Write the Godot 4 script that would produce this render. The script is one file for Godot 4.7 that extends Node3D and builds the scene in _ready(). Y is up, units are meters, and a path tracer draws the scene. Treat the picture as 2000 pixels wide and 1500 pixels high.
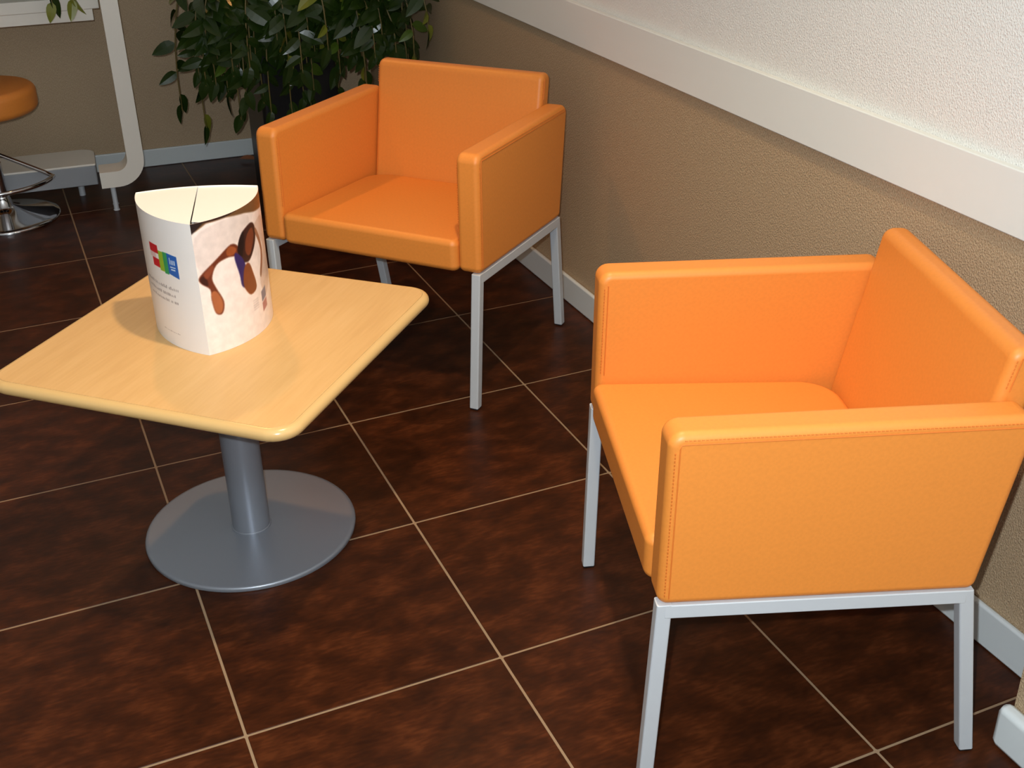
extends Node3D

const TAU_ := 6.283185307
var taken := {}
var M := {}

# ------------------------------------------------------------------ helpers
func numbered(called: String) -> String:
	if not taken.has(called):
		taken[called] = 0
		return called
	taken[called] += 1
	return "%s_%03d" % [called, taken[called]]

func tag(o: Node, label: String, category: String, group := "", kind := "") -> void:
	if label != "": o.set_meta("label", label)
	if category != "": o.set_meta("category", category)
	if group != "": o.set_meta("group", group)
	if kind != "": o.set_meta("kind", kind)

func thing(called: String, label: String, category: String, at := Vector3.ZERO, turn := 0.0, group := "") -> Node3D:
	var o := Node3D.new()
	o.name = numbered(called)
	add_child(o)
	o.position = at
	o.rotation.y = turn
	tag(o, label, category, group)
	return o

func part(called: String, mesh: Mesh, m: Material, parent: Node, label := "") -> MeshInstance3D:
	var o := MeshInstance3D.new()
	o.name = numbered(called) if parent == self else called
	o.mesh = mesh
	if m: o.material_override = m
	o.cast_shadow = GeometryInstance3D.SHADOW_CASTING_SETTING_ON
	parent.add_child(o, true)
	if label != "": o.set_meta("label", label)
	return o

func struct(called: String, mesh: Mesh, m: Material, parent: Node = self) -> MeshInstance3D:
	var o := part(called, mesh, m, parent)
	if parent == self: o.set_meta("kind", "structure")
	return o

class Builder:
	var v := PackedVector3Array()
	var n := PackedVector3Array()
	var uv := PackedVector2Array()
	func tri(a: Vector3, b: Vector3, c: Vector3, na: Vector3, nb: Vector3, nc: Vector3, ua := Vector2.ZERO, ub := Vector2.ZERO, uc := Vector2.ZERO) -> void:
		var g := (b - a).cross(c - a)
		if g.dot(na + nb + nc) > 0.0:
			v.append_array([a, c, b]); n.append_array([na, nc, nb]); uv.append_array([ua, uc, ub])
		else:
			v.append_array([a, b, c]); n.append_array([na, nb, nc]); uv.append_array([ua, ub, uc])
	func quad(a, b, c, d, na, nb, nc, nd, ua := Vector2.ZERO, ub := Vector2.ZERO, uc := Vector2.ZERO, ud := Vector2.ZERO) -> void:
		tri(a, b, c, na, nb, nc, ua, ub, uc)
		tri(a, c, d, na, nc, nd, ua, uc, ud)
	func mesh() -> ArrayMesh:
		var arr := []
		arr.resize(Mesh.ARRAY_MAX)
		arr[Mesh.ARRAY_VERTEX] = v
		arr[Mesh.ARRAY_NORMAL] = n
		arr[Mesh.ARRAY_TEX_UV] = uv
		var m := ArrayMesh.new()
		m.add_surface_from_arrays(Mesh.PRIMITIVE_TRIANGLES, arr)
		return m
	# convex outline (u,v) with rounded corners, pushed along h from h0 to h1 with rounded rims; t maps (u,v,h) to space
	func slab(poly: Array, radii, h0: float, h1: float, bevel: float, t: Transform3D, arc := 5, steps := 4) -> void:
		var p: Array = []
		var q: Array = []
		var area := 0.0
		var cnt := poly.size()
		for i in cnt:
			var a0: Vector2 = poly[i]
			var b0: Vector2 = poly[(i + 1) % cnt]
			area += a0.x * b0.y - b0.x * a0.y
		var pl := poly.duplicate()
		var rr := []
		for i in cnt: rr.append(radii[i] if radii is Array else radii)
		if area < 0.0:
			pl.reverse(); rr.reverse()
		for i in cnt:
			var c: Vector2 = pl[i]
			var e0: Vector2 = (c - pl[(i + cnt - 1) % cnt]).normalized()
			var e1: Vector2 = (pl[(i + 1) % cnt] - c).normalized()
			var n0 := Vector2(e0.y, -e0.x)
			var n1 := Vector2(e1.y, -e1.x)
			var r: float = rr[i]
			var ang := n0.angle_to(n1)
			var cut := r * tan(absf(ang) * 0.5)
			var cen := c - e0 * cut - n0 * r
			for k in arc + 1:
				var nn := n0.rotated(ang * k / float(arc))
				p.append(cen + nn * r)
				q.append(nn)
		var nb := t.basis.inverse().transposed()
		var rings := []
		var norms := []
		for s in [0, 1]:
			for k in steps + 1:
				var f: float = (k if s == 0 else steps - k) / float(steps) * PI * 0.5
				var inset := bevel * (1.0 - sin(f))
				var h: float = (h0 + bevel * (1.0 - cos(f))) if s == 0 else (h1 - bevel * (1.0 - cos(f)))
				var ring := PackedVector3Array()
				var nor := PackedVector3Array()
				for i in p.size():
					var pp: Vector2 = p[i] - q[i] * inset
					ring.append(t * Vector3(pp.x, pp.y, h))
					var hz: float = -cos(f) if s == 0 else cos(f)
					nor.append((nb * Vector3(q[i].x * sin(f), q[i].y * sin(f), hz)).normalized())
				rings.append(ring); norms.append(nor)
		var m := p.size()
		for k in rings.size() - 1:
			for i in m:
				var j := (i + 1) % m
				quad(rings[k][i], rings[k][j], rings[k + 1][j], rings[k + 1][i], norms[k][i], norms[k][j], norms[k + 1][j], norms[k + 1][i])
		for e in [0, rings.size() - 1]:
			var cen3 := Vector3.ZERO
			for x in rings[e]: cen3 += x
			cen3 /= m
			var fn := (nb * Vector3(0, 0, -1.0 if e == 0 else 1.0)).normalized()
			for i in m:
				tri(cen3, rings[e][i], rings[e][(i + 1) % m], fn, fn, fn)
	func prism(poly: PackedVector2Array, h0: float, h1: float, t: Transform3D) -> void:
		var idx := Geometry2D.triangulate_polygon(poly)
		var up := (t.basis * Vector3(0, 0, 1)).normalized()
		for i in range(0, idx.size(), 3):
			for e in [[h0, -1.0], [h1, 1.0]]:
				tri(t * Vector3(poly[idx[i]].x, poly[idx[i]].y, e[0]), t * Vector3(poly[idx[i + 1]].x, poly[idx[i + 1]].y, e[0]), t * Vector3(poly[idx[i + 2]].x, poly[idx[i + 2]].y, e[0]), up * e[1], up * e[1], up * e[1])
		var area := 0.0
		for i in poly.size():
			var a := poly[i]; var b := poly[(i + 1) % poly.size()]
			area += a.x * b.y - b.x * a.y
		for i in poly.size():
			var a := poly[i]
			var b := poly[(i + 1) % poly.size()]
			var d := (b - a).normalized()
			var nn := t.basis * Vector3(d.y, -d.x, 0) * signf(area)
			quad(t * Vector3(a.x, a.y, h0), t * Vector3(b.x, b.y, h0), t * Vector3(b.x, b.y, h1), t * Vector3(a.x, a.y, h1), nn, nn, nn, nn)
	func box(c: Vector3, s: Vector3, bevel := 0.0) -> void:
		var w := s.x / 2.0; var d := s.z / 2.0
		var b := maxf(bevel, 0.0002)
		# outline in (x, -z) so that the frame stays right-handed with h = y
		slab([Vector2(-w, -d), Vector2(w, -d), Vector2(w, d), Vector2(-w, d)], b * 1.02, -s.y / 2.0, s.y / 2.0, b, Transform3D(Basis(Vector3(1, 0, 0), Vector3(0, 0, -1), Vector3(0, 1, 0)), c), 2 if bevel > 0.0 else 1, 2 if bevel > 0.0 else 1)
	func tube(path: PackedVector3Array, r0: float, r1: float, seg := 10, closed := false) -> void:
		var prev_n := Vector3.ZERO
		var rings := []
		var norms := []
		var cnt := path.size()
		for i in cnt:
			var a := path[(i - 1 + cnt) % cnt] if closed else path[maxi(i - 1, 0)]
			var b := path[(i + 1) % cnt] if closed else path[mini(i + 1, cnt - 1)]
			var d := (b - a).normalized()
			if prev_n == Vector3.ZERO:
				prev_n = d.cross(Vector3.UP if absf(d.y) < 0.9 else Vector3.RIGHT).normalized()
			prev_n = (prev_n - d * prev_n.dot(d)).normalized()
			var s := d.cross(prev_n)
			var r := lerpf(r0, r1, i / float(cnt - 1))
			var ring := PackedVector3Array()
			var nor := PackedVector3Array()
			for k in seg:
				var an := TAU * k / seg
				var nn := prev_n * cos(an) + s * sin(an)
				ring.append(path[i] + nn * r); nor.append(nn)
			rings.append(ring); norms.append(nor)
		for i in (cnt if closed else cnt - 1):
			var j := (i + 1) % cnt
			for k in seg:
				var l := (k + 1) % seg
				quad(rings[i][k], rings[i][l], rings[j][l], rings[j][k], norms[i][k], norms[i][l], norms[j][l], norms[j][k])
		if not closed:
			for e in [0, cnt - 1]:
				var fn := (path[0] - path[1]).normalized() if e == 0 else (path[cnt - 1] - path[cnt - 2]).normalized()
				for k in seg:
					tri(path[e], rings[e][k], rings[e][(k + 1) % seg], fn, fn, fn)
	func lathe(prof: Array, seg := 48, at := Vector3.ZERO) -> void:
		for i in prof.size() - 1:
			var a: Vector2 = prof[i]
			var b: Vector2 = prof[i + 1]
			if a.distance_to(b) < 1e-6: continue
			var na := edge_n(prof, i, i)
			var nb2 := edge_n(prof, i + 1, i)
			for k in seg:
				var t0 := TAU * k / seg
				var t1 := TAU * (k + 1) / seg
				var c0 := Vector3(cos(t0), 0, sin(t0))
				var c1 := Vector3(cos(t1), 0, sin(t1))
				var U := Vector3.UP
				quad(at + c0 * a.x + U * a.y, at + c1 * a.x + U * a.y, at + c1 * b.x + U * b.y, at + c0 * b.x + U * b.y, c0 * na.x + U * na.y, c1 * na.x + U * na.y, c1 * nb2.x + U * nb2.y, c0 * nb2.x + U * nb2.y)
	func edge_n(prof: Array, i: int, e: int) -> Vector2:
		var d: Vector2 = (prof[e + 1] - prof[e]).normalized()
		var n0 := Vector2(d.y, -d.x)
		var o := e - 1 if i == e else e + 1
		if o < 0 or o >= prof.size() - 1: return n0
		var d2: Vector2 = (prof[o + 1] - prof[o]).normalized()
		if d2.length() < 0.5: return n0
		var n1 := Vector2(d2.y, -d2.x)
		if n0.dot(n1) < 0.75: return n0
		return (n0 + n1).normalized()

func noise_img(seed_: int, freq: float, oct: int, size: int, sx := 1.0, sy := 1.0, type := FastNoiseLite.TYPE_SIMPLEX_SMOOTH) -> PackedFloat32Array:
	var f := FastNoiseLite.new()
	f.seed = seed_
	f.frequency = freq
	f.noise_type = type
	f.fractal_octaves = oct
	var o := PackedFloat32Array()
	o.resize(size * size)
	for y in size:
		for x in size:
			o[y * size + x] = clampf(f.get_noise_2d(x * sx, y * sy) * 0.75 + 0.5, 0.0, 1.0)
	return o

func seamless(seed_: int, freq: float, oct: int, size: int) -> PackedFloat32Array:
	var f := FastNoiseLite.new()
	f.seed = seed_
	f.frequency = freq
	f.noise_type = FastNoiseLite.TYPE_SIMPLEX_SMOOTH
	f.fractal_octaves = oct
	var im := f.get_seamless_image(size, size)
	var o := PackedFloat32Array()
	o.resize(size * size)
	for y in size:
		for x in size: o[y * size + x] = im.get_pixel(x, y).r
	return o

func ramp_tex(a: PackedFloat32Array, size: int, stops: Array) -> ImageTexture:
	var g := Gradient.new()
	g.offsets = PackedFloat32Array(stops.map(func(s): return s[0]))
	g.colors = PackedColorArray(stops.map(func(s): return s[1]))
	var im := Image.create(size, size, false, Image.FORMAT_RGB8)
	for y in size:
		for x in size: im.set_pixel(x, y, g.sample(a[y * size + x]))
	return ImageTexture.create_from_image(im)

func bump_tex(a: PackedFloat32Array, size: int, k: float) -> ImageTexture:
	var im := Image.create(size, size, false, Image.FORMAT_RGB8)
	for y in size:
		for x in size:
			var dx := (a[y * size + (x + 1) % size] - a[y * size + (x + size - 1) % size]) * k
			var dy := (a[((y + 1) % size) * size + x] - a[((y + size - 1) % size) * size + x]) * k
			var n := Vector3(-dx, dy, 1).normalized()
			im.set_pixel(x, y, Color(n.x * 0.5 + 0.5, n.y * 0.5 + 0.5, n.z * 0.5 + 0.5))
	return ImageTexture.create_from_image(im)

func rgb(r: int, g: int, b: int) -> Color:
	return Color(r / 255.0, g / 255.0, b / 255.0)

func mat(col: Color, rough: float, metal := 0.0) -> StandardMaterial3D:
	var m := StandardMaterial3D.new()
	m.albedo_color = col
	m.roughness = rough
	m.metallic = metal
	return m

func tri_map(m: StandardMaterial3D, scale_: float, world := true) -> void:
	m.uv1_triplanar = true
	m.uv1_world_triplanar = world
	m.uv1_scale = Vector3.ONE * scale_

# ------------------------------------------------------------------ scene
func _ready() -> void:
	set_view()
	set_light()
	make_materials()
	build_room()
	build_chairs()
	build_table()
	build_display()
	build_desk()
	build_stool()
	build_plants()

func set_view() -> void:
	var cam := Camera3D.new()
	cam.name = "camera"
	add_child(cam)
	cam.transform = Transform3D(Basis(Vector3(0.91508, -0.01679, 0.40293), Vector3(0.20454, 0.8804, -0.42785), Vector3(-0.34756, 0.47393, 0.80907)).orthonormalized(), Vector3(-0.1806, 1.56897, 3.16302))
	cam.fov = 35.58
	cam.near = 0.05
	cam.current = true

func set_light() -> void:
	var we := WorldEnvironment.new()
	we.name = "environment"
	var e := Environment.new()
	e.background_mode = Environment.BG_SKY
	var sky := Sky.new()
	var ps := ProceduralSkyMaterial.new()
	ps.sky_top_color = rgb(120, 150, 190)
	ps.sky_horizon_color = rgb(190, 205, 220)
	ps.ground_bottom_color = rgb(70, 70, 68)
	ps.ground_horizon_color = rgb(150, 155, 160)
	sky.sky_material = ps
	e.sky = sky
	e.background_energy_multiplier = 0.15
	e.tonemap_mode = Environment.TONE_MAPPER_LINEAR
	e.tonemap_exposure = 1.0
	e.sdfgi_enabled = true
	e.ssao_enabled = true
	e.ssil_enabled = true
	we.environment = e
	add_child(we)
	# ceiling lamps: place, aim, colour, energy, half cone
	downlight(Vector3(0.55, 2.7, 1.55), Vector3(0.15, 0, 1.2), Color(1.0, 0.88, 0.70), 3.1, 42.0, "round recessed ceiling lamp above the coffee table and the near armchair")
	downlight(Vector3(0.35, 2.7, -0.95), Vector3(0.15, 0, 0.3), Color(1.0, 0.70, 0.40), 1.45, 43.0, "round recessed ceiling lamp aimed at the far armchair")

	# the flash of the camera itself, up and left of the lens
	var fl := OmniLight3D.new()
	fl.name = "camera_flash"
	add_child(fl)
	fl.position = Vector3(-0.1806, 1.56897, 3.16302) + Vector3(0.91508, -0.01679, 0.40293) * -0.045 + Vector3(0.20454, 0.8804, -0.42785) * 0.05
	fl.light_color = Color(0.93, 0.97, 1.0)
	fl.light_energy = 3.65
	fl.light_size = 0.012
	fl.omni_range = 14.0
	fl.omni_attenuation = 2.0
	fl.shadow_enabled = true

func downlight(at: Vector3, aim: Vector3, col: Color, energy: float, cone: float, label: String) -> void:
	var t := thing("ceiling_lamp", label, "ceiling lamp", at, 0.0, "recessed ceiling lamps")
	var b := Builder.new()
	b.lathe([Vector2(0.048, -0.012), Vector2(0.062, -0.012), Vector2(0.066, -0.008), Vector2(0.066, 0.0), Vector2(0.048, 0.0), Vector2(0.048, -0.012)], 40)
	part("trim_ring", b.mesh(), mat(rgb(225, 225, 222), 0.4), t)
	var g := Builder.new()
	g.lathe([Vector2(0.0, -0.006), Vector2(0.047, -0.006), Vector2(0.047, -0.001), Vector2(0.0, -0.001)], 40)
	var lm := mat(Color(1, 1, 1), 0.5)
	lm.emission_enabled = true
	lm.emission = col
	lm.emission_energy_multiplier = 3.0
	part("lens", g.mesh(), lm, t)
	var l := SpotLight3D.new()
	l.name = "light"
	t.add_child(l)
	l.position = Vector3(0, -0.03, 0)
	l.look_at_from_position(at + Vector3(0, -0.03, 0), aim + Vector3(0.0001, 0, 0), Vector3(0, 0, 1))
	l.light_color = col
	l.light_energy = energy
	l.light_size = 0.045
	l.spot_range = 12.0
	l.spot_attenuation = 2.0
	l.spot_angle = cone
	l.spot_angle_attenuation = 0.85
	l.shadow_enabled = true

func make_materials() -> void:
	# wall coverings: embossed vinyl paper
	var wa := seamless(3, 0.085, 3, 256)
	var wb := seamless(9, 0.16, 2, 256)
	var em := PackedFloat32Array()
	em.resize(256 * 256)
	for i in em.size(): em[i] = wa[i] * 0.65 + wb[i] * 0.35
	var wn := bump_tex(em, 256, 2.6)
	M.paper_beige = mat(Color.WHITE, 0.45)
	M.paper_beige.albedo_texture = ramp_tex(em, 256, [[0.0, rgb(156, 132, 102)], [0.55, rgb(187, 161, 128)], [1.0, rgb(222, 199, 168)]])
	M.paper_beige.normal_enabled = true
	M.paper_beige.normal_texture = wn
	M.paper_beige.normal_scale = 1.0
	tri_map(M.paper_beige, 8.0)
	M.paper_beige.uv1_scale = Vector3(12, 7, 12)
	M.paper_white = mat(Color.WHITE, 0.36)
	M.paper_white.albedo_texture = ramp_tex(em, 256, [[0.0, rgb(222, 220, 212)], [0.5, rgb(241, 239, 231)], [1.0, rgb(249, 247, 240)]])
	M.paper_white.normal_enabled = true
	M.paper_white.normal_texture = wn
	M.paper_white.normal_scale = 0.9
	tri_map(M.paper_white, 7.0)
	M.paper_white.uv1_scale = Vector3(12, 7, 12)
	M.white_paint = mat(rgb(231, 232, 225), 0.45)
	M.base_white = mat(rgb(212, 218, 218), 0.35)
	M.ceiling = mat(rgb(232, 230, 224), 0.8)
	M.grout = mat(rgb(146, 120, 92), 0.85)
	# floor tiles
	var stops := [[0.15, rgb(44, 20, 9)], [0.42, rgb(56, 26, 11)], [0.58, rgb(64, 30, 13)], [0.85, rgb(82, 41, 19)]]
	M.tiles = []
	for s in 2:
		var c1 := noise_img(21 + s, 0.014, 4, 768, 0.7, 1.2)
		var c2 := noise_img(41 + s, 0.09, 3, 768, 0.4, 1.6)
		for i in c1.size(): c1[i] = c1[i] * 0.66 + c2[i] * 0.34
		var tx := ramp_tex(c1, 768, stops)
		for o in [Vector3.ZERO, Vector3(0.5, 0, 0), Vector3(0, 0, 0.5), Vector3(0.5, 0, 0.5)]:
			var m := mat(Color.WHITE, 0.36)
			m.albedo_texture = tx
			tri_map(m, 1.0)
			m.uv1_offset = o
			m.metallic_specular = 0.3
			M.tiles.append(m)
	# upholstery
	var la := seamless(5, 0.11, 3, 256)
	M.leather = mat(rgb(230, 140, 58), 0.45)
	M.leather.albedo_texture = ramp_tex(seamless(6, 0.02, 3, 256), 256, [[0.0, rgb(246, 246, 246)], [1.0, rgb(255, 255, 255)]])
	M.leather.normal_enabled = true
	M.leather.normal_texture = bump_tex(la, 256, 1.2)
	M.leather.normal_scale = 0.12
	tri_map(M.leather, 22.0, false)
	M.thread = mat(rgb(214, 116, 40), 0.6)
	M.steel = mat(rgb(200, 204, 208), 0.42, 0.1)
	M.silver = mat(rgb(140, 144, 152), 0.34, 0.45)
	M.black_plastic = mat(rgb(18, 18, 20), 0.5)
	M.chrome = mat(rgb(205, 205, 208), 0.07, 1.0)
	# beech laminate
	var ba := noise_img(71, 0.012, 4, 512, 2.2, 0.22)
	var bb := noise_img(72, 0.09, 3, 512, 1.6, 0.12)
	for i in ba.size(): ba[i] = ba[i] * 0.6 + bb[i] * 0.4
	M.beech = mat(Color.WHITE, 0.33)
	M.beech.albedo_texture = ramp_tex(ba, 512, [[0.1, rgb(208, 163, 104)], [0.5, rgb(214, 170, 110)], [0.9, rgb(219, 176, 117)]])
	tri_map(M.beech, 1.4, false)
	M.beech.uv1_offset = Vector3(0.5, 0.5, 0.5)
	M.beech_edge = mat(rgb(212, 174, 115), 0.22)
	M.desk_white = mat(rgb(238, 231, 219), 0.4)
	M.desk_grey = mat(rgb(150, 152, 156), 0.4)
	M.planter = mat(rgb(16, 16, 17), 0.35)
	M.soil = mat(rgb(45, 32, 22), 0.95)

func wall_piece(called: String, at: Vector3, turn: float, length: float, lower: Material, upper: Material) -> void:
	# local: face at x = 0 looking to -x, body behind it, z along the wall centred
	var w := Node3D.new()
	w.name = numbered(called)
	add_child(w)
	w.position = at
	w.rotation.y = turn
	w.set_meta("kind", "structure")
	var b := Builder.new()
	b.box(Vector3(0.075, 0.43, 0), Vector3(0.15, 0.86, length))
	part("lower_wall", b.mesh(), lower, w)
	b = Builder.new()
	b.box(Vector3(0.075, 1.78, 0), Vector3(0.15, 1.84, length))
	part("upper_wall", b.mesh(), upper, w)

func strip(called: String, at: Vector3, turn: float, length: float, y0: float, y1: float, thick: float, bevel: float, m: Material) -> void:
	var b := Builder.new()
	b.box(Vector3(-thick / 2.0, (y0 + y1) / 2.0, 0), Vector3(thick, y1 - y0, length), bevel)
	var o := struct(called, b.mesh(), m)
	o.position = at
	o.rotation.y = turn

func build_room() -> void:
	# floor: mortar bed with one mesh per tile
	var b := Builder.new()
	b.box(Vector3(-1.25, -0.0762, 1.5), Vector3(5.9, 0.15, 7.9))
	var fl := struct("floor", b.mesh(), M.grout)
	b = Builder.new()
	var h := 0.2476
	b.slab([Vector2(-h, -h), Vector2(h, -h), Vector2(h, h), Vector2(-h, h)], 0.003, -0.006, 0.0, 0.0015, Transform3D(Basis(Vector3(1, 0, 0), Vector3(0, 0, -1), Vector3(0, 1, 0)), Vector3.ZERO), 2, 2)
	var tm := b.mesh()
	var rng := RandomNumberGenerator.new()
	rng.seed = 4
	for i in range(-8, 3):
		for j in range(-5, 11):
			var o := part("tile", tm, M.tiles[rng.randi() % M.tiles.size()], fl)
			o.position = Vector3(i * 0.5 + 0.25, 0, j * 0.5 + 0.25)
	# right wall, turned by 0.4 degrees as measured
	var rt := 0.00708
	wall_piece("wall_right", Vector3(1.3615 + 0.0, 0, 0.0), rt, 4.2, M.paper_beige, M.paper_white)
	strip("baseboard_right", Vector3(1.3605 - 0.0, 0, 0.03), rt, 4.0, 0.0, 0.088, 0.014, 0.006, M.base_white)
	strip("trim_1", Vector3(1.3605, 0, 0.03), rt, 4.0, 0.81, 0.924, 0.016, 0.003, M.white_paint)
	# projecting pier at the near end of the wall
	b = Builder.new()
	b.box(Vector3(1.372, 0.43, 2.375), Vector3(0.3, 0.86, 0.6))
	var pier := Node3D.new()
	pier.name = "wall_pier"
	pier.set_meta("kind", "structure")
	add_child(pier)
	part("lower_wall", b.mesh(), M.paper_beige, pier)
	b = Builder.new()
	b.box(Vector3(1.372, 1.78, 2.375), Vector3(0.3, 1.84, 0.6))
	part("upper_wall", b.mesh(), M.paper_white, pier)
	strip("baseboard_pier", Vector3(1.2215, 0, 2.37), 0.0, 0.61, 0.0, 0.088, 0.03, 0.012, M.base_white)
	strip("trim_2", Vector3(1.2215, 0, 2.375), 0.0, 0.6, 0.81, 0.924, 0.016, 0.003, M.white_paint)
	wall_piece("wall_right", Vector3(1.38, 0, 3.86), 0.0, 2.4, M.paper_beige, M.paper_white)
	strip("baseboard_right", Vector3(1.379, 0, 3.86), 0.0, 2.38, 0.0, 0.088, 0.014, 0.006, M.base_white)
	strip("trim_3", Vector3(1.379, 0, 3.86), 0.0, 2.38, 0.81, 0.924, 0.016, 0.003, M.white_paint)
	# back wall, 4.7 degrees off the tile lines; local -x must look to +z
	var bt := PI / 2.0 - 0.0828
	var dir := Vector3(0.99657, 0, 0.08274)
	var bc := Vector3(0.325, 0, -1.961) + dir * (-1.65) + Vector3(0.08274, 0, -0.99657) * 0.012
	wall_piece("wall_back", bc, bt, 5.9, M.paper_beige, M.paper_white)
	strip("baseboard_back", bc + Vector3(-0.08274, 0, 0.99657) * 0.001, bt, 5.3, 0.0, 0.074, 0.012, 0.005, M.base_white)
	strip("trim_4", bc + Vector3(-0.08274, 0, 0.99657) * 0.001, bt, 5.3, 0.81, 0.924, 0.016, 0.003, M.white_paint)
	# the rest of the room, behind and left of the camera
	wall_piece("wall_left", Vector3(-4.0, 0, 1.4), PI, 7.6, M.paper_beige, M.paper_white)
	b = Builder.new()
	b.box(Vector3(-1.25, 2.75, 1.45), Vector3(5.9, 0.1, 7.8))
	struct("ceiling", b.mesh(), M.ceiling)
	# front wall with a wide window
	var wf := Node3D.new()
	wf.name = "wall_front"
	wf.set_meta("kind", "structure")
	add_child(wf)
	for s in [[Vector3(-1.25, 0.35, 5.1), Vector3(5.9, 0.7, 0.15)], [Vector3(-1.25, 2.55, 5.1), Vector3(5.9, 0.3, 0.15)], [Vector3(-3.65, 1.55, 5.1), Vector3(1.1, 1.7, 0.15)], [Vector3(0.85, 1.55, 5.1), Vector3(1.7, 1.7, 0.15)]]:
		b = Builder.new()
		b.box(s[0], s[1])
		part("wall_section", b.mesh(), M.paper_white, wf)
	var win := Node3D.new()
	win.name = "window_1"
	win.set_meta("kind", "structure")
	add_child(win)
	var pane := mat(Color(0.9, 0.95, 0.95, 0.08), 0.02)
	pane.transparency = BaseMaterial3D.TRANSPARENCY_ALPHA
	for k in 2:
		b = Builder.new()
		b.box(Vector3(-2.325 + k * 1.55, 1.55, 5.1), Vector3(1.45, 1.6, 0.006))
		part("pane", b.mesh(), pane, win)
	for s in [[Vector3(-1.55, 0.725, 5.1), Vector3(3.1, 0.05, 0.07)], [Vector3(-1.55, 2.375, 5.1), Vector3(3.1, 0.05, 0.07)], [Vector3(-3.075, 1.55, 5.1), Vector3(0.05, 1.6, 0.07)], [Vector3(-1.55, 1.55, 5.1), Vector3(0.1, 1.6, 0.07)], [Vector3(-0.025, 1.55, 5.1), Vector3(0.05, 1.6, 0.07)]]:
		b = Builder.new()
		b.box(s[0], s[1], 0.004)
		part("window_frame", b.mesh(), M.white_paint, win)

# ------------------------------------------------------------------ armchairs
func build_chairs() -> void:
	var c := make_chair()
	c.position = Vector3(0.6961, 0, 1.59453)
	c.rotation.y = -1.88113
	tag(c, "orange leatherette tub armchair with grey steel legs, nearest, against the wall", "armchair", "orange armchairs")
	var d := c.duplicate()
	d.name = numbered("armchair")
	add_child(d)
	d.position = Vector3(0.631, 0, 0.33956)
	d.rotation.y = -0.85303
	tag(d, "orange leatherette tub armchair with grey steel legs, in front of the leafy plant", "armchair", "orange armchairs")

func yz(sx := 1.0) -> Transform3D:
	return Transform3D(Basis(Vector3(0, 0, 1), Vector3(0, 1, 0), Vector3(sx, 0, 0)), Vector3.ZERO)

func stitch_mesh(path: Array, x: float, sx: float) -> ArrayMesh:
	# a sewn seam: fine cord and, beside it, a row of stitches
	var b := Builder.new()
	var cord := PackedVector3Array()
	for p in path: cord.append(Vector3(x, p.y, p.x))
	b.tube(cord, 0.0011, 0.0011, 6)
	for i in path.size() - 1:
		var a: Vector2 = path[i]
		var e: Vector2 = path[i + 1]
		var d := (e - a).normalized()
		var off := Vector2(d.y, -d.x) * 0.007 * sx
		var l := a.distance_to(e)
		var t := 0.004
		while t < l - 0.006:
			var p0 := a + d * t + off
			var p1 := a + d * (t + 0.0038) + off
			b.tube(PackedVector3Array([Vector3(x, p0.y, p0.x), Vector3(x, p1.y, p1.x)]), 0.0009, 0.0009, 4)
			t += 0.0062
	return b.mesh()

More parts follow.
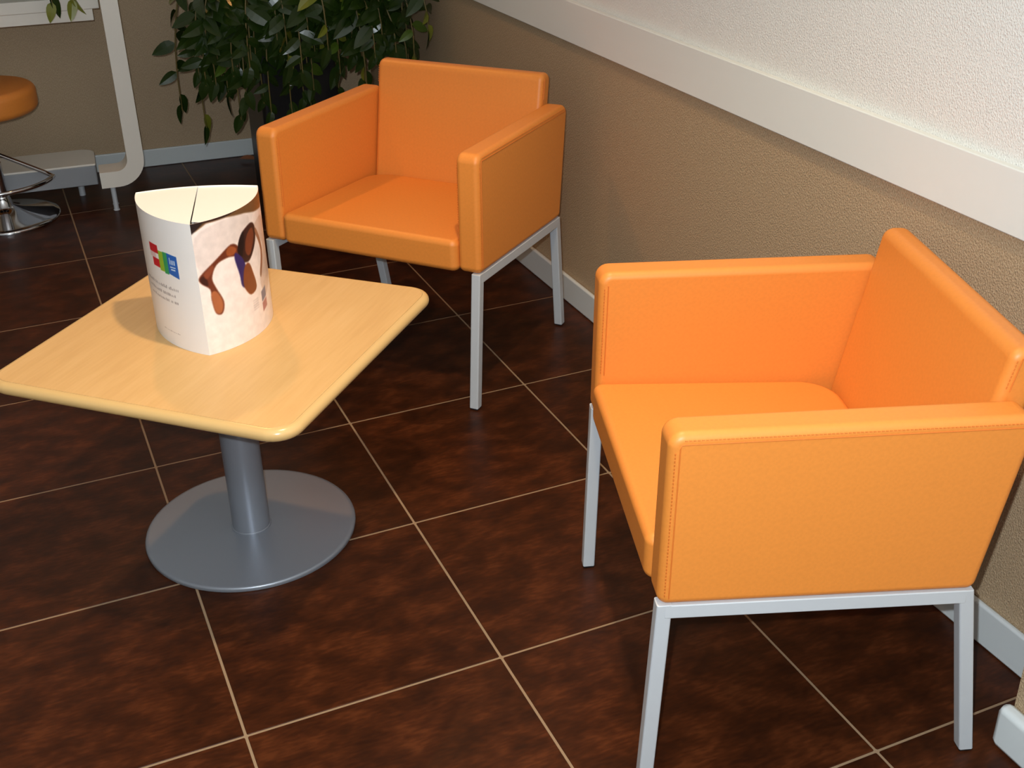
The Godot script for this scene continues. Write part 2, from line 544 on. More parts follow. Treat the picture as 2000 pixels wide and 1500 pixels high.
func make_chair() -> Node3D:
	var c := thing("armchair", "", "")
	var W := 0.3265
	var ta := 0.063
	var prof := [Vector2(0.0, 0.386), Vector2(-0.006, 0.693), Vector2(-0.565, 0.681), Vector2(-0.514, 0.367)]
	for s: float in [1.0, -1.0]:
		var b := Builder.new()
		b.slab(prof, [0.018, 0.024, 0.024, 0.018], W - ta, W, 0.0145, yz(s), 6, 5)
		var arm := part("armrest", b.mesh(), M.leather, c)
		var ip := [Vector2(-0.0175, 0.40), Vector2(-0.0225, 0.668), Vector2(-0.0245, 0.6755), Vector2(-0.545, 0.6645)]
		part("stitching", stitch_mesh(ip, s * (W + 0.0001), 1.0), M.thread, arm)
		var iq := [Vector2(-0.0175, 0.48), Vector2(-0.0225, 0.668)]
		part("stitching", stitch_mesh(iq, s * (W - ta - 0.0001), 1.0), M.thread, arm)
	# seat cushion, falling a little to the back, rear corners rounded
	var b2 := Builder.new()
	b2.slab([Vector2(-0.2628, -0.006), Vector2(0.2628, -0.006), Vector2(0.2628, 0.474), Vector2(-0.2628, 0.474)], [0.02, 0.02, 0.075, 0.075], 0.384, 0.469, 0.0165, Transform3D(Basis(Vector3(1, 0, 0), Vector3(0, -0.058, -1), Vector3(0, 1, 0)), Vector3.ZERO), 8, 5)
	part("seat", b2.mesh(), M.leather, c)
	var b3 := Builder.new()
	b3.slab([Vector2(-0.4625, 0.368), Vector2(-0.539, 0.760), Vector2(-0.596, 0.756), Vector2(-0.520, 0.368)], [0.016, 0.022, 0.022, 0.016], -0.2625, 0.2625, 0.015, yz(), 6, 5)
	var back := part("backrest", b3.mesh(), M.leather, c)
	for s: float in [1.0, -1.0]:
		part("stitching", stitch_mesh([Vector2(-0.541, 0.69), Vector2(-0.5525, 0.745)], s * 0.2626, 1.0), M.thread, back)
	# steel frame: rails under the arms, splayed legs
	var t := 0.025
	for s: float in [1.0, -1.0]:
		var r := Builder.new()
		var x1: float = s * (W - 0.001)
		var x0: float = s * (W - 0.001 - t)
		r.slab([Vector2(-0.012, 0.3855), Vector2(-0.012, 0.360), Vector2(-0.503, 0.3415), Vector2(-0.503, 0.3672)], 0.003, W - 0.001 - t, W - 0.001, 0.002, yz(s), 2, 2)
		part("side_rail", r.mesh(), M.steel, c)
		for e in [[0.0, 0.014, 0.3858, -1.0], [-0.514, -0.579, 0.3668, 1.0]]:
			var l := Builder.new()
			var top := Vector3(s * (W - 0.001 - t / 2.0), e[2], e[0] + e[3] * t / 2.0)
			var foot := Vector3(s * (W - 0.013 - t / 2.0), 0.004, e[1] + e[3] * t / 2.0)
			var dd := (top - foot) / (top.y - foot.y)
			l.slab([Vector2(-t / 2, -t / 2), Vector2(t / 2, -t / 2), Vector2(t / 2, t / 2), Vector2(-t / 2, t / 2)], 0.0035, 0.0, top.y - foot.y, 0.0015, Transform3D(Basis(Vector3(1, 0, 0), Vector3(0, 0, -1), dd), foot), 3, 2)
			var leg := part("leg", l.mesh(), M.steel, c)
			var g := Builder.new()
			g.box(foot + Vector3(0, -0.001, 0), Vector3(t - 0.003, 0.006, t - 0.003), 0.001)
			part("foot_glide", g.mesh(), M.black_plastic, leg, "black plastic glide")
	for z in [-0.10, -0.44]:
		var x := Builder.new()
		x.box(Vector3(0, 0.345 + 0.02 * (z + 0.44) / 0.34, z), Vector3(2.0 * (W - 0.001 - t), 0.022, 0.022), 0.002)
		part("crossbar", x.mesh(), M.steel, c)
	return c

# ------------------------------------------------------------------ coffee table
func build_table() -> void:
	var t := thing("coffee_table", "square beech coffee table with rounded corners on a grey pedestal", "coffee table", Vector3(0.1575, 0, 0.8637), -0.75675)
	var e := 0.338
	var th := 0.0278
	var y1 := 0.4983
	var flat := Transform3D(Basis(Vector3(1, 0, 0), Vector3(0, 0, -1), Vector3(0, 1, 0)), Vector3.ZERO)
	var sq := func(r: float) -> Array: return [Vector2(-r, -r), Vector2(r, -r), Vector2(r, r), Vector2(-r, r)]
	var b := Builder.new()
	var inn := e - 0.0145
	b.slab(sq.call(inn), 0.042, y1 - th + 0.0015, y1, 0.0006, flat, 10, 1)
	var top := part("table_top", b.mesh(), M.beech, t)
	# bullnose edging around the board, a hair lower so that a fine joint shows
	var ed := Builder.new()
	var cl: Array = []
	for k in 4:
		for i in 9:
			var a := (k * 90.0 + i * 90.0 / 8.0) * PI / 180.0
			var cc := Vector2(inn - 0.042, inn - 0.042) * Vector2([1, -1, -1, 1][k], [1, 1, -1, -1][k])
			cl.append([cc, Vector2(cos(a), sin(a))])
	var rad := 0.042
	for i in cl.size():
		var A = cl[i]
		var B = cl[(i + 1) % cl.size()]
		for k in 9:
			var f0 := -PI / 2 + PI * k / 9.0
			var f1 := -PI / 2 + PI * (k + 1) / 9.0
			var q := []
			for z in [[A, f0], [B, f0], [B, f1], [A, f1]]:
				var nrm: Vector2 = z[0][1]
				var off: float = rad + 0.0003 + 0.0142 * cos(z[1])
				var p: Vector2 = z[0][0] + nrm * off
				q.append(Vector3(p.x, y1 - th / 2 - 0.0002 + (th / 2 - 0.0004) * sin(z[1]), p.y))
				q.append(Vector3(nrm.x * cos(z[1]), sin(z[1]), nrm.y * cos(z[1])))
			ed.quad(q[0], q[2], q[4], q[6], q[1], q[3], q[5], q[7])
	part("edging", ed.mesh(), M.beech_edge, top, "rounded beech edging")
	b = Builder.new()
	b.lathe([Vector2(0.0, y1 - th + 0.0015), Vector2(0.0, y1 - th - 0.004), Vector2(0.15, y1 - th - 0.004), Vector2(0.15, y1 - th + 0.0015)], 40)
	part("mounting_plate", b.mesh(), M.silver, t)
	b = Builder.new()
	b.lathe([Vector2(0.0415, y1 - th - 0.004), Vector2(0.0415, 0.0135)], 64)
	part("column", b.mesh(), M.silver, t)
	b = Builder.new()
	b.lathe([Vector2(0.0, 0.0130), Vector2(0.05, 0.0129), Vector2(0.225, 0.0122), Vector2(0.2305, 0.0118), Vector2(0.2335, 0.0095), Vector2(0.2346, 0.006), Vector2(0.2335, 0.001), Vector2(0.231, 0.0), Vector2(0.0, 0.0)].map(func(p): return p), 96)
	var base := part("base_plate", b.mesh(), M.silver, t)
	b = Builder.new()
	b.lathe([Vector2(0.0445, 0.0130), Vector2(0.0445, 0.0155), Vector2(0.0435, 0.0165), Vector2(0.0415, 0.0165)].duplicate(), 64)
	part("collar", b.mesh(), M.silver, base)

# ------------------------------------------------------------------ folded card display on the table
func arc_pts(p: Vector2, q: Vector2, b: float, cen: Vector2, n := 24) -> PackedVector2Array:
	var d := q - p
	var l := d.length()
	var nn := Vector2(-d.y, d.x) / l
	if nn.dot((p + q) / 2 - cen) < 0: nn = -nn
	var r := (l * l / 4 + b * b) / (2 * b)
	var th := asin(l / 2 / r)
	var o := PackedVector2Array()
	for i in n + 1:
		var a := -th + 2 * th * i / n
		o.append((p + q) / 2 + d / l * r * sin(a) + nn * (r * cos(a) - (r - b)))
	return o

func card_panel(pts: PackedVector2Array, cen: Vector2, y0: float, y1: float) -> ArrayMesh:
	var b := Builder.new()
	var n := pts.size()
	var white := Vector2(0.006, 0.994)
	var th := 0.0008
	for i in n - 1:
		var q := []
		for k in [i, i + 1]:
			var d := (pts[mini(k + 1, n - 1)] - pts[maxi(k - 1, 0)]).normalized()
			var nn := Vector2(-d.y, d.x)
			if nn.dot(pts[k] - cen) < 0: nn = -nn
			q.append([pts[k], pts[k] - nn * th, Vector3(nn.x, 0, nn.y), k / float(n - 1)])
		var A = q[0]
		var B = q[1]
		var v3 := func(p: Vector2, y: float) -> Vector3: return Vector3(p.x, y, p.y)
		b.quad(v3.call(A[0], y0), v3.call(B[0], y0), v3.call(B[0], y1), v3.call(A[0], y1), A[2], B[2], B[2], A[2], Vector2(A[3], 1), Vector2(B[3], 1), Vector2(B[3], 0), Vector2(A[3], 0))
		b.quad(v3.call(A[1], y0), v3.call(B[1], y0), v3.call(B[1], y1), v3.call(A[1], y1), -A[2], -B[2], -B[2], -A[2], white, white, white, white)
		b.quad(v3.call(A[0], y1), v3.call(B[0], y1), v3.call(B[1], y1), v3.call(A[1], y1), Vector3.UP, Vector3.UP, Vector3.UP, Vector3.UP, white, white, white, white)
	return b.mesh()

func paint_poly(im: Image, pts: Array, col: Color, soft := 1.5) -> void:
	var s := im.get_width()
	var pl := PackedVector2Array()
	var lo := Vector2(1e9, 1e9)
	var hi := -lo
	for p in pts:
		var v: Vector2 = p * s
		pl.append(v); lo = lo.min(v); hi = hi.max(v)
	for y in range(maxi(0, int(lo.y)), mini(s - 1, int(hi.y) + 1) + 1):
		for x in range(maxi(0, int(lo.x)), mini(s - 1, int(hi.x) + 1) + 1):
			if Geometry2D.is_point_in_polygon(Vector2(x + 0.5, y + 0.5), pl): im.set_pixel(x, y, col)

func smooth_curve(pts: Array) -> Array:
	var o := []
	var n := pts.size()
	for i in n:
		for k in 4:
			var p: Vector2 = pts[i]
			o.append(p.cubic_interpolate(pts[(i + 1) % n], pts[(i + n - 1) % n], pts[(i + 2) % n], k / 4.0))
	return o

func speckle(im: Image, seed_: int, amount: float) -> void:
	var f := FastNoiseLite.new()
	f.seed = seed_
	f.frequency = 0.02
	f.fractal_octaves = 4
	for y in im.get_height():
		for x in im.get_width():
			var k := 1.0 + f.get_noise_2d(x, y) * amount
			var c := im.get_pixel(x, y)
			im.set_pixel(x, y, Color(c.r * k, c.g * k, c.b * k))

func soften(im: Image, r: int) -> Image:
	var s := im.get_width()
	for pass_ in 2:
		var o := Image.create(s, s, false, Image.FORMAT_RGB8)
		for y in s:
			for x in s:
				var c := Color(0, 0, 0)
				for k in range(-r, r + 1):
					c += im.get_pixel(clampi(x + k, 0, s - 1), y) if pass_ == 0 else im.get_pixel(x, clampi(y + k, 0, s - 1))
				o.set_pixel(x, y, c / float(2 * r + 1))
		im = o
	return im

func build_display() -> void:
	var t := thing("display_card", "white triangular folded card display with a printed photo, standing on the table", "card display", Vector3.ZERO)
	var A := Vector2(0.0435, 0.7305)
	var B := Vector2(0.2772, 0.798)
	var N := Vector2(0.1088, 0.966)
	var cen := (A + B + N) / 3.0
	var y0 := 0.4985
	var y1 := 0.775
	# left face: white with the three-colour emblem and lines of small print
	var s := 512
	var im := Image.create(s, s, false, Image.FORMAT_RGB8)
	im.fill(rgb(238, 234, 230))
	paint_poly(im, [Vector2(0.47, 0.225), Vector2(0.60, 0.225), Vector2(0.60, 0.29), Vector2(0.47, 0.29)], rgb(200, 42, 48))
	paint_poly(im, [Vector2(0.50, 0.33), Vector2(0.60, 0.33), Vector2(0.60, 0.395), Vector2(0.50, 0.395)], rgb(200, 42, 48))
	paint_poly(im, [Vector2(0.47, 0.29), Vector2(0.56, 0.29), Vector2(0.56, 0.33), Vector2(0.47, 0.33)], rgb(226, 196, 192))
	paint_poly(im, [Vector2(0.60, 0.26), Vector2(0.66, 0.26), Vector2(0.66, 0.41), Vector2(0.60, 0.41)], rgb(150, 182, 52))
	paint_poly(im, [Vector2(0.66, 0.255), Vector2(0.71, 0.255), Vector2(0.71, 0.42), Vector2(0.66, 0.42)], rgb(60, 152, 90))
	paint_poly(im, [Vector2(0.71, 0.255), Vector2(0.82, 0.265), Vector2(0.82, 0.435), Vector2(0.71, 0.41)], rgb(44, 98, 178))
	for q in [[0.735, 0.285, 0.008, 0.05], [0.752, 0.30, 0.008, 0.035], [0.768, 0.30, 0.008, 0.035], [0.784, 0.30, 0.008, 0.035], [0.735, 0.352, 0.06, 0.008], [0.74, 0.37, 0.05, 0.008]]:
		paint_poly(im, [Vector2(q[0], q[1]), Vector2(q[0] + q[2], q[1]), Vector2(q[0] + q[2], q[1] + q[3]), Vector2(q[0], q[1] + q[3])], rgb(214, 226, 240))
	var rng := RandomNumberGenerator.new()
	rng.seed = 12
	for row in [[0.30, 0.79, 0.515, 0.026], [0.34, 0.74, 0.572, 0.022], [0.36, 0.76, 0.622, 0.022], [0.5, 0.72, 0.885, 0.008]]:
		var x: float = row[0]
		while x < row[1]:
			var w := rng.randf_range(0.006, 0.014)
			var hh: float = row[3] * rng.randf_range(0.5, 1.0)
			paint_poly(im, [Vector2(x, row[2] + row[3] - hh), Vector2(x + w, row[2] + row[3] - hh), Vector2(x + w, row[2] + row[3]), Vector2(x, row[2] + row[3])], rgb(158, 152, 152))
			x += w + rng.randf_range(0.004, 0.012)
			if rng.randf() < 0.1: x += 0.015
	var ml := mat(Color.WHITE, 0.32)
	# right face: photo print
	var ir := Image.create(s, s, false, Image.FORMAT_RGB8)
	ir.fill(rgb(240, 226, 216))
	paint_poly(ir, smooth_curve([Vector2(0.02, 0.10), Vector2(0.3, 0.03), Vector2(0.55, 0.08), Vector2(0.5, 0.2), Vector2(0.3, 0.24), Vector2(0.12, 0.34), Vector2(0.02, 0.36)]), rgb(226, 208, 202))
	paint_poly(ir, [Vector2(0, 0), Vector2(1, 0), Vector2(1, 0.09), Vector2(0.86, 0.12), Vector2(0.66, 0.09), Vector2(0.5, 0.05), Vector2(0.3, 0.02), Vector2(0.12, 0.02), Vector2(0.03, 0.06), Vector2(0, 0.07)], rgb(112, 78, 48))
	paint_poly(ir, [Vector2(0, 0), Vector2(0.42, 0), Vector2(0.3, 0.014), Vector2(0.10, 0.012), Vector2(0.04, 0.05), Vector2(0, 0.075)], rgb(38, 28, 26))
	paint_poly(ir, smooth_curve([Vector2(0.56, 0.20), Vector2(0.80, 0.16), Vector2(0.92, 0.3), Vector2(0.88, 0.62), Vector2(0.7, 0.75), Vector2(0.62, 0.6), Vector2(0.76, 0.4), Vector2(0.66, 0.26)]), rgb(214, 190, 176))
	# bent arm and hand
	paint_poly(ir, smooth_curve([Vector2(0.31, 0.225), Vector2(0.19, 0.28), Vector2(0.02, 0.385), Vector2(0.015, 0.44), Vector2(0.08, 0.50), Vector2(0.08, 0.58), Vector2(0.10, 0.69), Vector2(0.155, 0.705), Vector2(0.18, 0.62), Vector2(0.13, 0.50), Vector2(0.11, 0.42), Vector2(0.16, 0.335), Vector2(0.26, 0.31), Vector2(0.36, 0.32), Vector2(0.38, 0.26)]), rgb(104, 48, 30))
	paint_poly(ir, smooth_curve([Vector2(0.085, 0.54), Vector2(0.10, 0.68), Vector2(0.15, 0.695), Vector2(0.17, 0.62), Vector2(0.13, 0.53)]), rgb(168, 96, 58))
	paint_poly(ir, smooth_curve([Vector2(0.02, 0.40), Vector2(0.06, 0.40), Vector2(0.07, 0.47), Vector2(0.02, 0.44)]), rgb(60, 26, 20))
	# head
	paint_poly(ir, smooth_curve([Vector2(0.57, 0.145), Vector2(0.46, 0.17), Vector2(0.40, 0.22), Vector2(0.37, 0.30), Vector2(0.40, 0.38), Vector2(0.48, 0.41), Vector2(0.56, 0.36), Vector2(0.63, 0.27), Vector2(0.63, 0.18)]), rgb(58, 30, 26))
	paint_poly(ir, smooth_curve([Vector2(0.54, 0.19), Vector2(0.48, 0.24), Vector2(0.46, 0.33), Vector2(0.50, 0.37), Vector2(0.55, 0.33), Vector2(0.60, 0.25), Vector2(0.59, 0.19)]), rgb(118, 58, 36))
	paint_poly(ir, smooth_curve([Vector2(0.46, 0.17), Vector2(0.40, 0.22), Vector2(0.37, 0.30), Vector2(0.40, 0.36), Vector2(0.44, 0.30), Vector2(0.46, 0.23)]), rgb(32, 18, 20))
	paint_poly(ir, smooth_curve([Vector2(0.30, 0.235), Vector2(0.26, 0.262), Vector2(0.27, 0.30), Vector2(0.33, 0.305), Vector2(0.36, 0.27)]), rgb(150, 78, 42))
	paint_poly(ir, smooth_curve([Vector2(0.12, 0.33), Vector2(0.05, 0.38), Vector2(0.07, 0.42), Vector2(0.13, 0.36)]), rgb(134, 66, 42))
	paint_poly(ir, smooth_curve([Vector2(0.44, 0.56), Vector2(0.43, 0.62), Vector2(0.48, 0.655), Vector2(0.53, 0.62), Vector2(0.50, 0.55)]), rgb(170, 100, 52))
	paint_poly(ir, smooth_curve([Vector2(0.66, 0.22), Vector2(0.74, 0.40), Vector2(0.66, 0.58), Vector2(0.63, 0.56), Vector2(0.70, 0.40), Vector2(0.63, 0.24)]), rgb(150, 104, 78))
	# blue band and second arm
	paint_poly(ir, smooth_curve([Vector2(0.35, 0.30), Vector2(0.33, 0.34), Vector2(0.36, 0.47), Vector2(0.37, 0.56), Vector2(0.41, 0.58), Vector2(0.44, 0.46), Vector2(0.42, 0.37)]), rgb(52, 38, 92))
	paint_poly(ir, smooth_curve([Vector2(0.42, 0.44), Vector2(0.39, 0.56), Vector2(0.43, 0.64), Vector2(0.48, 0.665), Vector2(0.55, 0.63), Vector2(0.52, 0.50), Vector2(0.48, 0.42)]), rgb(128, 66, 36))
	# small print block low on the right
	for k in 5:
		paint_poly(ir, [Vector2(0.47, 0.72 + k * 0.018), Vector2(0.55, 0.72 + k * 0.018), Vector2(0.55, 0.727 + k * 0.018), Vector2(0.47, 0.727 + k * 0.018)], rgb(196, 182, 180))
	paint_poly(ir, [Vector2(0.61, 0.70), Vector2(0.70, 0.68), Vector2(0.70, 0.76), Vector2(0.61, 0.78)], rgb(120, 116, 132))
	paint_poly(ir, [Vector2(0.61, 0.79), Vector2(0.70, 0.77), Vector2(0.70, 0.84), Vector2(0.61, 0.86)], rgb(176, 120, 118))
	ir = soften(ir, 3)
	im = soften(im, 1)
	speckle(ir, 8, 0.05)
	var mr := mat(Color.WHITE, 0.3)
	mr.albedo_texture = ImageTexture.create_from_image(ir)
	ml.albedo_texture = ImageTexture.create_from_image(im)
	var plain := mat(rgb(240, 236, 228), 0.4)
	var an := arc_pts(A, N, 0.034, cen)
	var nb := arc_pts(N, B, 0.041, cen)
	var ba := arc_pts(B, A, 0.019, cen)
	part("panel", card_panel(an, cen, y0, y1), ml, t, "white face with a red, green and blue emblem")
	part("panel", card_panel(nb, cen, y0, y1), mr, t, "face printed with a photo")
	part("panel", card_panel(ba, cen, y0, y1), plain, t)
	# two closing flaps with a slit between them
	var flat := Transform3D(Basis(Vector3(1, 0, 0), Vector3(0, 0, 1), Vector3(0, 1, 0)), Vector3.ZERO)
	var inset := func(p: Vector2) -> Vector2: return cen + (p - cen) * 0.992
	var mid := ba[12]
	var n1 := N.lerp(mid, 0.10)
	var f1 := PackedVector2Array()
	for i in range(12, 25): f1.append(inset.call(ba[i]))
	for i in range(1, 25): f1.append(inset.call(an[i]))
	f1.append(n1 + Vector2(-0.0012, 0.0))
	f1[0] = f1[0] + Vector2(-0.0008, 0.0)
	var f2 := PackedVector2Array()
	for i in range(3, 25): f2.append(inset.call(nb[i]))
	for i in range(1, 13): f2.append(inset.call(ba[i]))
	f2[-1] = f2[-1] + Vector2(0.0008, 0.0)
	f2.append(n1 + Vector2(0.0012, 0.0))
	for q in [[f1, 0.7735], [f2, 0.772]]:
		var b := Builder.new()
		b.prism(q[0], q[1] - 0.0008, q[1], flat)
		part("flap", b.mesh(), plain, t)

# ------------------------------------------------------------------ white desk with a ribbon frame
func build_desk() -> void:
	var t := thing("desk", "white loop-framed desk with a narrow top shelf against the back wall", "desk", Vector3(0.165, 0, -1.45), -0.0828)
	# local x along the desk, local z towards the room; the ribbon is 6 cm thick and 11 cm deep
	var L := -1.75
	var o := PackedVector2Array()
	var inner := PackedVector2Array()
	var add_arc := func(arr: PackedVector2Array, c: Vector2, r: float, a0: float, a1: float) -> PackedVector2Array:
		for i in 11:
			var a := deg_to_rad(lerpf(a0, a1, i / 10.0))
			arr.append(c + Vector2(cos(a), sin(a)) * r)
		return arr
	# right half loop: from the bottom end, round the corner, up, over the top and down on the far left
	o.append(Vector2(-0.039, 0.095))
	o = add_arc.call(o, Vector2(0.025, 0.2), 0.105, -90.0, 0.0)
	o = add_arc.call(o, Vector2(0.03, 1.0), 0.10, 0.0, 90.0)
	o = add_arc.call(o, Vector2(L - 0.03, 1.0), 0.10, 90.0, 180.0)
	o = add_arc.call(o, Vector2(L - 0.025, 0.2), 0.105, 180.0, 270.0)
	o.append(Vector2(L + 0.039, 0.095))
	o.append(Vector2(L + 0.039, 0.156))
	inner = add_arc.call(inner, Vector2(L - 0.025, 0.2), 0.044, 270.0, 180.0)
	inner = add_arc.call(inner, Vector2(L - 0.03, 1.0), 0.04, 180.0, 90.0)
	inner = add_arc.call(inner, Vector2(0.03, 1.0), 0.04, 90.0, 0.0)
	inner = add_arc.call(inner, Vector2(0.025, 0.2), 0.044, 0.0, -90.0)
	o.append_array(inner)
	o.append(Vector2(-0.039, 0.156))
	var b := Builder.new()
	b.prism(o, -0.11, 0.0, Transform3D.IDENTITY)
	part("ribbon_frame", b.mesh(), M.desk_white, t)
	b = Builder.new()
	b.box(Vector3((L + 0.0) / 2, 0.7535, -0.265), Vector3(absf(L) + 0.13, 0.043, 0.3), 0.003)
	part("desk_top", b.mesh(), M.desk_white, t)
	b = Builder.new()
	b.box(Vector3((L + 0.0) / 2, 0.711, -0.265), Vector3(absf(L) + 0.08, 0.041, 0.285), 0.002)
	part("apron", b.mesh(), M.desk_white, t)
	# low base board with rounded rear corners
	b = Builder.new()
	b.slab([Vector2(L + 0.05, 0.12), Vector2(-0.05, 0.12), Vector2(-0.05, 0.33), Vector2(L + 0.05, 0.33)], [0.006, 0.006, 0.06, 0.06], 0.076, 0.152, 0.003, Transform3D(Basis(Vector3(1, 0, 0), Vector3(0, 0, -1), Vector3(0, 1, 0)), Vector3.ZERO), 8, 2)
	part("base_board", b.mesh(), M.desk_grey, t)
	b = Builder.new()
	b.slab([Vector2(L + 0.048, 0.118), Vector2(-0.048, 0.118), Vector2(-0.048, 0.332), Vector2(L + 0.048, 0.332)], [0.006, 0.006, 0.06, 0.06], 0.152, 0.160, 0.002, Transform3D(Basis(Vector3(1, 0, 0), Vector3(0, 0, -1), Vector3(0, 1, 0)), Vector3.ZERO), 8, 2)
	part("base_top", b.mesh(), M.desk_white, t)
	for x in [0.0, L]:
		for z in [-0.02, -0.09]:
			b = Builder.new()
			b.lathe([Vector2(0.0095, 0.095), Vector2(0.0095, 0.004), Vector2(0.012, 0.003), Vector2(0.012, 0.0), Vector2(0.0, 0.0)], 16, Vector3(x, 0, z))
			part("foot", b.mesh(), M.steel, t)
	for x in [L + 0.1, -0.12]:
		b = Builder.new()
		b.lathe([Vector2(0.012, 0.078), Vector2(0.012, 0.0), Vector2(0.0, 0.0)], 16, Vector3(x, 0, -0.25))
		part("foot", b.mesh(), M.steel, t)

# ------------------------------------------------------------------ stool
func build_stool() -> void:
	var t := thing("stool", "round orange padded stool on a chrome trumpet base under the desk", "stool", Vector3(-0.23, 0, -1.555))
	var b := Builder.new()
	var pr := [Vector2(0.0, 0.408), Vector2(0.165, 0.408)]
	for i in 9:
		var a := -PI / 2 + PI / 2 * i / 8.0
		pr.append(Vector2(0.172 + 0.026 * cos(a), 0.434 + 0.026 * sin(a)))
	for i in 9:
		var a := PI / 2 * i / 8.0
		pr.append(Vector2(0.172 + 0.026 * cos(a), 0.474 + 0.026 * sin(a)))
	pr.append(Vector2(0.08, 0.5005))
	pr.append(Vector2(0.0, 0.5015))
	pr.remove_at(1)
	b.lathe(pr, 64)
	var seat := part("seat", b.mesh(), M.leather, t)
	b = Builder.new()
	b.lathe([Vector2(0.0, 0.392), Vector2(0.11, 0.392), Vector2(0.11, 0.408), Vector2(0.0, 0.408)], 32)
	part("seat_plate", b.mesh(), M.black_plastic, seat)
	b = Builder.new()
	b.lathe([Vector2(0.02, 0.392), Vector2(0.02, 0.22), Vector2(0.026, 0.219), Vector2(0.026, 0.05)], 32)
	part("column", b.mesh(), M.chrome, t)
	b = Builder.new()
	var bp := [Vector2(0.027, 0.092)]
	for i in 13:
		var f := i / 12.0
		bp.append(Vector2(0.030 + 0.165 * pow(f, 1.25), 0.086 - 0.072 * pow(f, 0.36)))
	bp.append_array([Vector2(0.199, 0.010), Vector2(0.2, 0.005), Vector2(0.199, 0.0), Vector2(0.0, 0.0)])
	bp.reverse()
	b.lathe(bp, 72)
	part("base", b.mesh(), M.chrome, t)
	# footrest: loop in front of the column carried by two sloping arms
	var path := PackedVector3Array()
	var col := Vector3(0.0, 0.262, 0.0)
	var e1 := Vector3(0.19, 0.17, 0.085)
	var e0 := Vector3(-0.13, 0.17, 0.2)
	path.append(col)
	path.append(col.lerp(e1, 0.5))
	path.append(col.lerp(e1, 0.9))
	for i in 15:
		var f := i / 14.0
		var a := lerpf(deg_to_rad(26.0), deg_to_rad(124.0), f)
		path.append(Vector3(cos(a) * 0.215, 0.17, sin(a) * 0.235 - 0.0))
	path.append(e0.lerp(col, 0.2))
	path.append(e0.lerp(col, 0.6))
	path.append(col)
	b = Builder.new()
	b.tube(path, 0.008, 0.008, 12)
	part("footrest", b.mesh(), M.chrome, t)

# ------------------------------------------------------------------ plants
func leaf_mesh(l: float, w: float, curl: float) -> ArrayMesh:
	var b := Builder.new()
	var rows := []
	var n := 6
	for i in n + 1:
		var f := i / float(n)
		var hw := w * pow(sin(PI * pow(f, 0.72)), 0.8) if i > 0 and i < n else 0.0
		var z := l * f
		var y := -curl * l * f * f
		rows.append([Vector3(-hw, y + hw * 0.28, z), Vector3(0, y, z), Vector3(hw, y + hw * 0.28, z)])
	for i in n:
		var A = rows[i]
		var B = rows[i + 1]
		for s in 2:
			var nrm: Vector3 = (B[s] - A[s + 1]).cross(A[s] - A[s + 1])
			if nrm.length() < 1e-12: nrm = (B[s + 1] - A[s + 1]).cross(B[s] - A[s + 1])
			nrm = nrm.normalized()
			if nrm.y < 0: nrm = -nrm
			var side := Vector3((s * 2 - 1) * 0.25, 0, 0)
			var m0 := (nrm + Vector3.UP * 0.3).normalized()
			b.quad(A[s], A[s + 1], B[s + 1], B[s], m0, m0, m0, m0)
	return b.mesh()

func bez(p: Array, t: float) -> Vector3:
	var a: Vector3 = p[0]
	return a.bezier_interpolate(p[1], p[2], p[3], t)

func frond(parent: Node, p: Array, pairs: int, t0: float, scale_: float, rng: RandomNumberGenerator, leaves: Array, mats: Array, stem_mat: Material, single := true) -> void:
	var path := PackedVector3Array()
	for i in 15: path.append(bez(p, i / 14.0))
	var b := Builder.new()
	b.tube(path, 0.0065, 0.0022, 7)
	var st := part("frond", b.mesh(), stem_mat, parent)
	var merged := Builder.new()
	for k in pairs:
		for s: float in [-1.0, 1.0]:
			var t := lerpf(t0, 0.985, (k + (0.3 if s > 0 else 0.0)) / (float(pairs) - 0.7))
			var at := bez(p, t)
			var d := (bez(p, minf(t + 0.02, 1.0)) - bez(p, minf(t + 0.02, 1.0) - 0.03)).normalized()
			var side := d.cross(Vector3.UP)
			if side.length() < 0.15: side = d.cross(Vector3(0.4, 0, 0.9))
			side = side.normalized().rotated(d, rng.randf_range(-0.5, 0.5) + 0.35 * sin(k * 1.3))
			var dir := (d * rng.randf_range(0.25, 0.7) + side * s + Vector3(0, rng.randf_range(-0.2, 0.15), 0)).normalized()
			if k == pairs - 1: dir = (d + side * s * 0.35).normalized()
			var upv := side.cross(d) * s * (1.0 if rng.randf() < 0.9 else -1.0)
			upv = (upv * s + Vector3(rng.randf_range(-0.4, 0.4), rng.randf_range(0.0, 0.5), rng.randf_range(-0.2, 0.5)))
			var xx := upv.cross(dir).normalized()
			var yy := dir.cross(xx).normalized()
			var sz := scale_ * rng.randf_range(0.8, 1.12) * (0.75 if k >= pairs - 2 else 1.0)
			var tr := Transform3D(Basis(xx * sz, yy * sz, dir * sz), at)
			var lm: Mesh = leaves[rng.randi() % leaves.size()]
			if single:
				var mi := part("leaf", lm, mats[0] if rng.randf() < 0.64 else mats[1 + rng.randi() % (mats.size() - 1)], st)
				mi.transform = tr
			else:
				var arr := lm.surface_get_arrays(0)
				var nb := tr.basis.inverse().transposed()
				for v in arr[Mesh.ARRAY_VERTEX]: merged.v.append(tr * v)
				for v in arr[Mesh.ARRAY_NORMAL]: merged.n.append((nb * v).normalized())
				merged.uv.append_array(arr[Mesh.ARRAY_TEX_UV])
	if not single:
		var o := part("foliage", merged.mesh(), mats[0], st)
		o.set_meta("kind", "stuff")

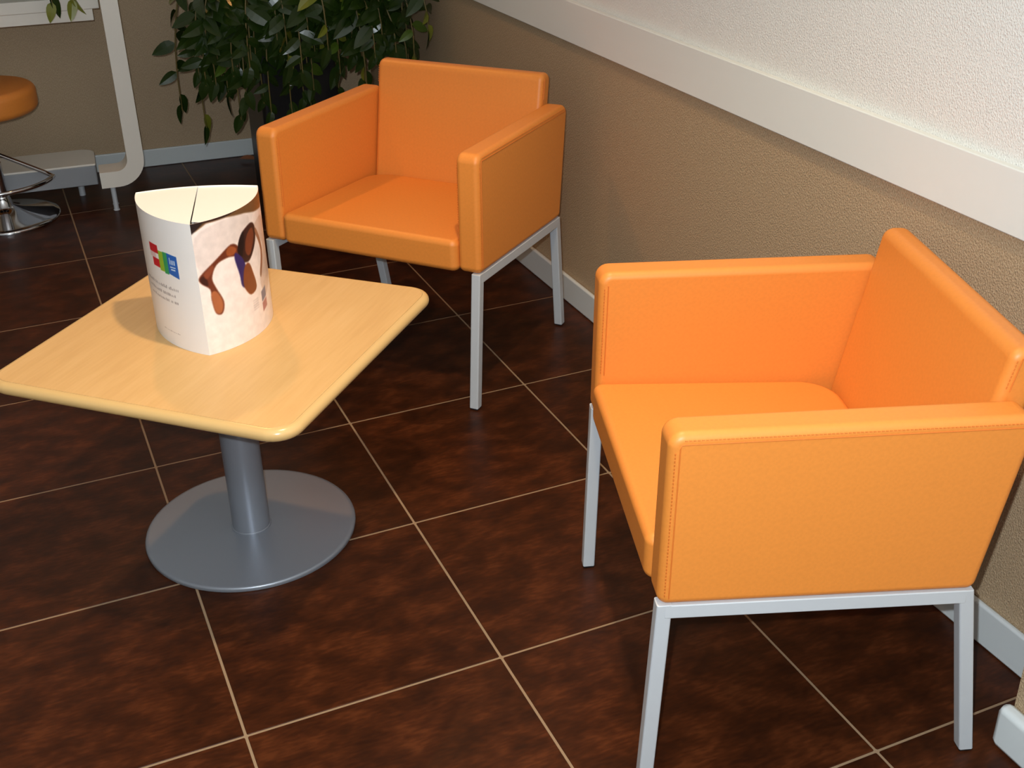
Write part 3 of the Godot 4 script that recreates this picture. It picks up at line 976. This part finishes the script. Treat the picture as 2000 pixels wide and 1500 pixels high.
func build_plants() -> void:
	var green := mat(rgb(36, 54, 16), 0.26)
	green.backlight = rgb(14, 26, 6)
	var light := mat(rgb(70, 92, 26), 0.28)
	light.backlight = rgb(36, 50, 10)
	var yellow := mat(rgb(118, 122, 40), 0.3)
	yellow.backlight = rgb(50, 50, 14)
	var stem := mat(rgb(104, 88, 40), 0.45)
	var leaves := [leaf_mesh(0.108, 0.025, 0.16), leaf_mesh(0.098, 0.0235, 0.3), leaf_mesh(0.118, 0.0265, 0.08)]
	var mats := [green, light, light, yellow]
	var rng := RandomNumberGenerator.new()
	rng.seed = 77
	var c := Vector3(0.87, 0, -1.36)
	var t := thing("potted_plant", "large drooping plant with dark green feathered fronds in a tall black planter", "potted plant", c, 0.0)
	var b := Builder.new()
	b.slab([Vector2(-0.15, -0.15), Vector2(0.15, -0.15), Vector2(0.15, 0.15), Vector2(-0.15, 0.15)], 0.02, 0.0, 0.78, 0.008, Transform3D(Basis(Vector3(1, 0, 0), Vector3(0, 0, -1), Vector3(0, 1, 0)), Vector3.ZERO), 5, 3)
	part("planter", b.mesh(), M.planter, t)
	b = Builder.new()
	b.slab([Vector2(-0.13, -0.13), Vector2(0.13, -0.13), Vector2(0.13, 0.13), Vector2(-0.13, 0.13)], 0.015, 0.775, 0.79, 0.004, Transform3D(Basis(Vector3(1, 0, 0), Vector3(0, 0, -1), Vector3(0, 1, 0)), Vector3.ZERO), 3, 2)
	part("soil", b.mesh(), M.soil, t)
	# frond ends in room coordinates; those shown by the photo first
	var ends := [Vector3(0.52, 0.30, -1.3), Vector3(0.46, 0.36, -1.42), Vector3(0.60, 0.44, -1.2), Vector3(0.74, 0.30, -1.22), Vector3(0.88, 0.37, -1.12), Vector3(0.98, 0.52, -1.05), Vector3(1.06, 0.42, -1.0), Vector3(1.16, 0.5, -1.02), Vector3(1.24, 0.56, -0.98), Vector3(1.27, 0.66, -0.9), Vector3(1.29, 0.52, -1.2), Vector3(0.68, 0.52, -1.12), Vector3(0.80, 0.56, -1.06), Vector3(0.93, 0.62, -1.0), Vector3(0.58, 0.62, -1.36)]
	for i in ends.size():
		var e: Vector3 = ends[i] - c
		var o := Vector3(e.x, 0, e.z)
		var st := Vector3(o.normalized().x * 0.05 + rng.randf_range(-0.03, 0.03), 0.785, o.normalized().z * 0.05 + rng.randf_range(-0.03, 0.03))
		frond(t, [st, st + o * 0.25 + Vector3(0, 0.32, 0), o * 1.05 + Vector3(0, 0.98, 0), e], 10, 0.34, 1.0, rng, leaves, mats, stem)
	# fuller growth behind and between them
	for i in 44:
		var ex := lerpf(0.50, 1.27, (i + 0.5) / 44.0)
		var ez := -1.36 + 0.34 * sqrt(maxf(0.0, 1.0 - pow((ex - 0.9) / 0.5, 2.0))) * rng.randf_range(0.55, 1.0)
		var ey := rng.randf_range(0.36, 0.66) if ex < 1.0 else rng.randf_range(0.46, 0.76)
		if ex > 1.05: ez += 0.12
		var e := Vector3(ex, ey, ez) - c
		var o := Vector3(e.x, 0, e.z)
		var st := Vector3(rng.randf_range(-0.07, 0.07), 0.785, rng.randf_range(-0.07, 0.07))
		frond(t, [st, st + o * 0.25 + Vector3(0, rng.randf_range(0.15, 0.32), 0), o * 1.05 + Vector3(0, rng.randf_range(0.85, 1.0), 0), e], 12, 0.3, rng.randf_range(0.85, 1.05), rng, leaves, mats, stem, false)
	for i in 12:
		var a := -0.4 + i * 0.55
		var o := Vector3(cos(a) * 0.36, 0, sin(a) * 0.26 + 0.02) * rng.randf_range(0.6, 1.0)
		var st := Vector3(rng.randf_range(-0.05, 0.05), 0.785, rng.randf_range(-0.05, 0.05))
		frond(t, [st, st + o * 0.3 + Vector3(0, 0.35, 0), o + Vector3(0, 1.05, 0), o * 1.1 + Vector3(0, rng.randf_range(0.42, 0.8), 0)], 10, 0.34, 1.0, rng, leaves, mats, stem, false)
	# plant on the desk, one frond hanging over the edge
	var dc := Vector3(0.02, 0.7755, -1.71)
	var d := thing("desk_plant", "small potted plant on the desk, yellow-green leaves hanging over its edge", "potted plant", dc)
	b = Builder.new()
	b.lathe([Vector2(0.0, 0.0), Vector2(0.05, 0.0), Vector2(0.054, 0.004), Vector2(0.068, 0.12), Vector2(0.066, 0.123), Vector2(0.062, 0.12), Vector2(0.06, 0.1), Vector2(0.0, 0.1)], 32)
	part("pot", b.mesh(), mat(rgb(208, 204, 196), 0.4), d)
	var fm := [yellow, light, green]
	for e in [Vector3(0.055, 0.002, 0.27), Vector3(0.125, 0.006, 0.265), Vector3(-0.1, 0.12, 0.2), Vector3(-0.14, 0.2, 0.02), Vector3(0.1, 0.24, 0.02)]:
		var o := Vector3(e.x, 0, e.z)
		frond(d, [Vector3(0, 0.1, 0), o * 0.2 + Vector3(0, 0.28, 0), o * 0.8 + Vector3(0, 0.27, 0), e], 5, 0.45, 1.08, rng, leaves, fm, stem)
	# dry leaf on the floor
	var fl := part("fallen_leaf", leaf_mesh(0.085, 0.022, 0.1), mat(rgb(150, 92, 56), 0.6), self)
	fl.position = Vector3(0.73, 0.012, -1.86)
	fl.rotation_degrees = Vector3(-3, 60, 8)
	tag(fl, "dry brown leaf on the dark floor by the back baseboard", "leaf")
